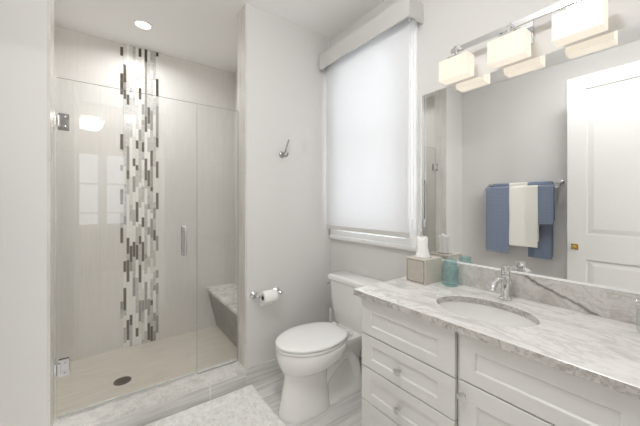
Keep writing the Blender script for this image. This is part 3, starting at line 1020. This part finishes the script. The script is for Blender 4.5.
# faucet
fc = thing('faucet', (1.513, 0.598, CZ), 'chrome single-post sink faucet with curved spout behind the basin', 'faucet')
fx, fy = 1.513, 0.598
bm = bmesh.new(); lathe(bm, [(0.027, 0), (0.027, 0.006), (0.022, 0.010), (0.0195, 0.03), (0.0175, 0.05), (0.0175, 0.10), (0.019, 0.105), (0.019, 0.115)], (fx, fy, CZ), 'Z', 28)
obj('faucet_body', bm, 'chrome', fc, True)
bm = bmesh.new()
tube(bm, smooth_pts([(fx - 0.008, fy, CZ + 0.082), (fx - 0.05, fy, CZ + 0.100), (fx - 0.090, fy, CZ + 0.097), (fx - 0.120, fy, CZ + 0.080), (fx - 0.130, fy, CZ + 0.062)], 6), [0.0125] * 12 + [0.0115] * 12 + [0.0125], 16)
obj('spout', bm, 'chrome', fc, True)
bm = bmesh.new(); lathe(bm, [(0.0175, 0.118), (0.0190, 0.122), (0.0190, 0.150), (0.017, 0.155), (0.008, 0.157)], (fx, fy, CZ), 'Z', 28)
hd = obj('lever_hub', bm, 'chrome', fc, True)
bm = bmesh.new(); tube(bm, [(fx + 0.012, fy - 0.010, CZ + 0.138), (fx + 0.03, fy - 0.016, CZ + 0.142), (fx + 0.046, fy - 0.02, CZ + 0.148)], [0.006, 0.0055, 0.007], 12)
obj('lever', bm, 'chrome', hd, True)
# lift rod behind the faucet body
bm = bmesh.new(); tube(bm, [(fx + 0.036, fy - 0.004, CZ), (fx + 0.036, fy - 0.004, CZ + 0.075)], 0.003, 10)
lathe(bm, [(0.004, 0.07), (0.008, 0.077), (0.008, 0.088), (0.004, 0.093)], (fx + 0.036, fy - 0.004, CZ), 'Z', 14)
obj('lift_rod', bm, 'chrome', fc, True)

# mirror
wm = thing('wall_mirror', (XR, 0.58, 0.978), 'large frameless mirror on the wall above the marble backsplash', 'mirror')
MZ0, MZ1 = 0.978, 1.977
bm = bmesh.new()
MY0, MY1 = 0.035, 1.116
bv = 0.0006
back = [(XR - 0.0005, MY0, MZ0), (XR - 0.0005, MY1, MZ0), (XR - 0.0005, MY1, MZ1), (XR - 0.0005, MY0, MZ1)]
mid = [(XR - 0.004, *p[1:]) for p in back]
fr = [(XR - 0.006, MY0 + bv, MZ0 + bv * 0.3), (XR - 0.006, MY1 - bv, MZ0 + bv * 0.3), (XR - 0.006, MY1 - bv, MZ1 - bv * 0.2), (XR - 0.006, MY0 + bv, MZ1 - bv * 0.2)]
loft(bm, [back, mid, fr])
obj('mirror_glass', bm, 'mirror', wm)
bm = bmesh.new()
box(bm, XR - 0.012, XR - 0.0005, MY0, MY1, 0.9725, 0.9775)
box(bm, XR - 0.012, XR - 0.0075, MY0, MY1, 0.9775, 0.981)
obj('mirror_channel', bm, 'trimwhite', wm)

# vanity light
vl = thing('vanity_light', (XR, 0.585, 2.10), 'three-shade chrome vanity light glowing above the mirror', 'wall light')
obj('back_plate', bbox(XR - 0.012, XR - 0.0005, 0.515, 0.655, 2.046, 2.165, 0.003), 'chrome', vl)
obj('bar', bbox(1.534, 1.548, 0.288, 0.878, 2.123, 2.148, 0.002), 'chrome', vl)
obj('bar_arm', bbox(1.548, XR - 0.012, 0.570, 0.600, 2.122, 2.149, 0.002), 'chrome', vl)
for yc in (0.8375, 0.5855, 0.3345):
    y0, y1, x0, x1, z0, z1, w = yc - 0.0775, yc + 0.0775, 1.476, 1.549, 1.968, 2.075, 0.004
    bm = bmesh.new()
    box(bm, x0, x1, y0, y1, z0, z1)
    bevel_all(bm, 0.002)
    top = [f for f in bm.faces if f.normal.z > 0.9]
    bmesh.ops.delete(bm, geom=top, context='FACES')
    s = obj('lamp_shade', bm, 'shade', vl)
    bm = bmesh.new()
    xm = (x0 + x1) / 2
    lathe(bm, [(0.004, -0.030), (0.013, -0.022), (0.016, -0.008), (0.012, 0.006), (0.009, 0.02)], (xm, yc, 2.026), 'Z', 16)
    obj('bulb', bm, 'bulb', s, True)
    bm = bmesh.new()
    box(bm, xm - 0.030, xm + 0.030, yc - 0.030, yc + 0.030, 2.0755, 2.084)
    bevel_all(bm, 0.002)
    tube(bm, [(xm, yc, 2.084), (xm, yc, 2.130)], 0.006, 12)
    box(bm, xm - 0.007, 1.534, yc - 0.007, yc + 0.007, 2.128, 2.142)
    lathe(bm, [(0.012, 2.046), (0.012, 2.0755)], (xm, yc, 0), 'Z', 16)
    obj('lamp_arm', bm, 'chrome', vl)

# ------------------------------------------------------------------ things on the counter
tx0, tx1, ty0, ty1, tz1 = 1.410, 1.570, 0.953, 1.080, CZ + 0.137
tbx = thing('tissue_box_cover', ((tx0 + tx1) / 2, (ty0 + ty1) / 2, CZ), 'greige square tissue box cover with dark bordered front on the countertop', 'tissue box')
bm = bmesh.new()
box(bm, tx0, tx1, ty0, ty1, CZ, tz1)
bevel_all(bm, 0.010, 4)
obj('cover', bm, 'boxside', tbx, True, 50)
bm = bmesh.new()
g = 0.009
def rr2(x, g, r=0.008, n=5):
    a0, a1, b0, b1 = ty0 + g, ty1 - g, CZ + g, tz1 - g
    pts = []
    for cy_, cz_, s in ((a1 - r, b1 - r, 0), (a0 + r, b1 - r, 90), (a0 + r, b0 + r, 180), (a1 - r, b0 + r, 270)):
        for k in range(n + 1):
            t = R(s + 90 * k / n); pts.append((x, cy_ + r * math.cos(t), cz_ + r * math.sin(t)))
    return pts
loft(bm, [rr2(tx0 - 0.0002, 0.007), rr2(tx0 - 0.0016, 0.007), rr2(tx0 - 0.0016, 0.0105), rr2(tx0 - 0.0002, 0.0105)], False, False)
obj('front_border', bm, 'boxline', tbx)
bm = bmesh.new()
loft(bm, [rr2(tx0 + 0.001, 0.0105), rr2(tx0 - 0.0009, 0.0105)])
obj('front_panel', bm, 'boxpanel', tbx)
bm = bmesh.new()
cxm, cym = (tx0 + tx1) / 2, (ty0 + ty1) / 2
lathe(bm, [(0.040, 0), (0.040, 0.0015), (0.034, 0.0015), (0.034, 0)], (cxm, cym, tz1), 'Z', 28, False, False)
obj('opening_rim', bm, 'boxline', tbx)
# pulled-up tissue
bm = bmesh.new()
rings = []
n = 40
for j in range(15):
    t = j / 14
    ring = []
    for k in range(n):
        a = 2 * PI * k / n
        fold = 1 + 0.22 * math.sin(5 * a + 1.2 * t) * (0.3 + 0.7 * t) + 0.12 * math.sin(9 * a + 2)
        rx = (0.020 + 0.010 * (1 - t) - 0.004 * math.sin(t * PI)) * fold
        ry = (0.040 - 0.008 * t - 0.006 * math.sin(t * PI)) * fold
        if t > 0.93: rx *= 0.6; ry *= 0.92
        zz = tz1 + 0.002 + 0.112 * t + 0.008 * t * math.sin(3 * a + 0.6)
        ring.append((cxm - 0.012 + rx * math.cos(a) + 0.006 * t, cym + ry * math.sin(a) + 0.010 * t, zz))
    rings.append(ring)
loft(bm, rings, True, True)
o = obj('facial_tissue', bm, 'paper', None, True, 80)
tag(o, 'white facial tissue pulled up from the greige tissue box', 'tissue')

jr = thing('glass_jar', (1.522, 0.876, CZ), 'teal tinted glass jar on the countertop next to the tissue box', 'jar')
bm = bmesh.new()
jp = [(0.036, 0.001), (0.041, 0.004), (0.043, 0.012), (0.043, 0.095), (0.040, 0.106), (0.034, 0.113), (0.033, 0.117)]
lathe(bm, jp + [(0.0335, 0.140), (0.0300, 0.140), (0.0295, 0.116), (0.036, 0.104), (0.0395, 0.094), (0.0395, 0.014), (0.036, 0.008)], (1.522, 0.876, CZ), 'Z', 36, True, True)
obj('jar_body', bm, 'teal', jr, True, 60)
bm = bmesh.new()
for z in (0.120, 0.128, 0.136):
    lathe(bm, [(0.0336, z - 0.002), (0.0355, z), (0.0336, z + 0.002)], (1.522, 0.876, CZ), 'Z', 36, False, False)
obj('jar_thread', bm, 'teal', jr, True)

sp_ = thing('soap_dispenser', (1.512, 0.146, CZ), 'glass soap dispenser with chrome pump at the near end of the backsplash', 'soap dispenser')
bm = bmesh.new(); lathe(bm, [(0.030, 0), (0.033, 0.004), (0.033, 0.070), (0.026, 0.082), (0.014, 0.088)], (1.512, 0.146, CZ), 'Z', 28)
obj('bottle', bm, 'tumbler', sp_, True)
bm = bmesh.new(); lathe(bm, [(0.015, 0.084), (0.015, 0.094), (0.006, 0.096), (0.006, 0.104), (0.012, 0.105), (0.012, 0.112), (0.004, 0.113)], (1.512, 0.146, CZ), 'Z', 20)
tube(bm, [(1.512, 0.146, CZ + 0.109), (1.50, 0.175, CZ + 0.109), (1.498, 0.181, CZ + 0.102)], 0.0045, 10)
obj('pump', bm, 'chrome', sp_, True)

# ------------------------------------------------------------------ towels on the left wall (seen in the mirror)
tbr = thing('towel_bar', (XL, 1.30, 1.51), 'chrome double towel bar on the wall facing the mirror', 'towel bar')
XB1, XB2, ZB1, ZB2 = XL + 0.055, XL + 0.130, 1.512, 1.470
TB0, TB1 = 0.982, 1.668
bm = bmesh.new(); tube(bm, [(XB1, TB0, ZB1), (XB1, TB1, ZB1)], 0.007, 12)
obj('rail', bm, 'chrome', tbr, True)
bm = bmesh.new(); tube(bm, [(XB2, TB0, ZB2), (XB2, TB1, ZB2)], 0.007, 12)
obj('rail', bm, 'chrome', tbr, True)
for y in (TB0, TB1):
    bm = bmesh.new()
    lathe(bm, [(0.028, 0.0005), (0.028, 0.008), (0.018, 0.013), (0.012, 0.018), (0.012, 0.050)], (XL, y, ZB1), 'X', 20)
    tube(bm, [(XL + 0.045, y, ZB1), (XB1, y, ZB1), (XB2 - 0.02, y, ZB2 - 0.004), (XB2, y, ZB2)], [0.011, 0.011, 0.009, 0.010], 14)
    obj('end_post', bm, 'chrome', tbr, True)


def towel(name, mat, xb, zb, y0, y1, drop_f, drop_b, th, label, seed, fringe=False):
    """folded over a rail at (xb, zb): front leg toward +x; th = cloth thickness"""
    rg = 0.0095
    mid = []
    nz = 26
    for k in range(nz + 1):
        mid.append((xb + rg + th / 2, zb - drop_f * (1 - k / nz)))
    for k in range(1, 10):
        a = PI * k / 10
        mid.append((xb + (rg + th / 2) * math.cos(a), zb + (rg + th / 2) * math.sin(a)))
    for k in range(nz + 1):
        mid.append((xb - rg - th / 2, zb - drop_b * k / nz))
    ny = 18
    bm = bmesh.new()
    rings = []
    for j in range(ny + 1):
        t = j / ny
        y = y0 + (y1 - y0) * t
        outer, inner = [], []
        for i, (x, z) in enumerate(mid):
            a, b = mid[max(i - 1, 0)], mid[min(i + 1, len(mid) - 1)]
            dx, dz = b[0] - a[0], b[1] - a[1]
            L = math.hypot(dx, dz) or 1
            nx, nzv = dz / L, -dx / L
            h = max(0.0, zb - z)
            wob = 0.0055 * min(h / 0.3, 1.0) * noise.noise(Vector((y * 9 + seed, z * 2.2, seed))) if x > xb else 0
            wob = abs(wob)
            ed = 0.5 if j in (0, ny) else 1.0
            hw = th / 2 * ed
            yy = y + 0.006 * noise.noise(Vector((seed, z * 3, 2.0))) * min(h / 0.3, 1)
            outer.append((x + wob + nx * hw, yy, z + nzv * hw))
            inner.append((x + wob - nx * hw, yy, z - nzv * hw))
        rings.append(outer + inner[::-1])
    loft(bm, rings)
    o = obj(name, bm, mat, None, True, 70)
    if fringe:
        root = o
        bm = bmesh.new()
        fr_ = random.Random(seed)
        n = int((y1 - y0) / 0.006)
        for k in range(n):
            y = y0 + 0.004 + k * (y1 - y0 - 0.008) / (n - 1)
            x = xb + rg + th / 2
            tube(bm, [(x, y, zb - drop_f + 0.002), (x + fr_.uniform(-0.002, 0.004), y + fr_.uniform(-0.003, 0.003), zb - drop_f - 0.022)], 0.0016, 5)
        f = obj('fringe', bm, mat, None)
        f.parent = o
    tag(o, label, 'towel', 'towels on the double bar')
    return o


towel('hand_towel', 'bluedeep', XB1, ZB1, 1.445, 1.615, 0.72, 0.70, 0.011, 'blue folded towel on the rear rail, mostly behind the long blue waffle towel', 3)
towel('hand_towel', 'white_cloth', XB1, ZB1, 1.258, 1.440, 0.60, 0.58, 0.011, 'white towel folded over the rear rail, only its top edge showing', 5)
towel('hand_towel', 'bluedeep', XB1, ZB1, 1.040, 1.252, 0.79, 0.77, 0.012, 'long blue towel on the rear rail, hanging lowest beside the white towel', 8)
towel('hand_towel', 'blue', XB2, ZB2, 1.412, 1.655, 0.712, 0.60, 0.012, 'long blue waffle towel on the front rail, left of the white one in the mirror', 13, True)
towel('hand_towel', 'white_cloth', XB2, ZB2, 1.140, 1.408, 0.632, 0.57, 0.013, 'white towel hanging on the front rail between two blue towels', 21)
towel('hand_towel', 'blue', XB2, ZB2, 1.004, 1.136, 0.380, 0.34, 0.012, 'short fringed blue waffle towel on the front rail nearest the door', 34, True)

# ------------------------------------------------------------------ bath mat
bm = bmesh.new()
mx0, mx1, my0, my1 = 0.03, 0.863, 1.44, 1.995
nx_, ny_ = 150, 100
gridv = []
for i in range(nx_ + 1):
    row = []
    for j in range(ny_ + 1):
        x = mx0 + (mx1 - mx0) * i / nx_
        y = my0 + (my1 - my0) * j / ny_
        e = min(x - mx0, mx1 - x, y - my0, my1 - y)
        h = 0.017 * min(1, (e / 0.014)) ** 0.5 if e > 0 else 0
        gr = abs(e - 0.092)
        if gr < 0.014: h -= 0.0165 * min(1, 1.4 * (1 - gr / 0.014))
        h += 0.0045 * noise.noise(Vector((x * 55, y * 55, 0.3))) * min(1, e / 0.02) + 0.0025 * noise.noise(Vector((x * 140, y * 140, 4))) * min(1, e / 0.02)
        row.append(bm.verts.new((x, y, max(0.001, h))))
    gridv.append(row)
for i in range(nx_):
    for j in range(ny_):
        bm.faces.new((gridv[i][j], gridv[i + 1][j], gridv[i + 1][j + 1], gridv[i][j + 1]))
bot = [bm.verts.new(p) for p in ((mx0, my0, 0.0005), (mx1, my0, 0.0005), (mx1, my1, 0.0005), (mx0, my1, 0.0005))]
bm.faces.new(bot[::-1])
o = obj('bath_mat', bm, 'rug', None, True, 180)
tag(o, 'fluffy off-white bath mat on the floor in front of the shower curb', 'bath mat')
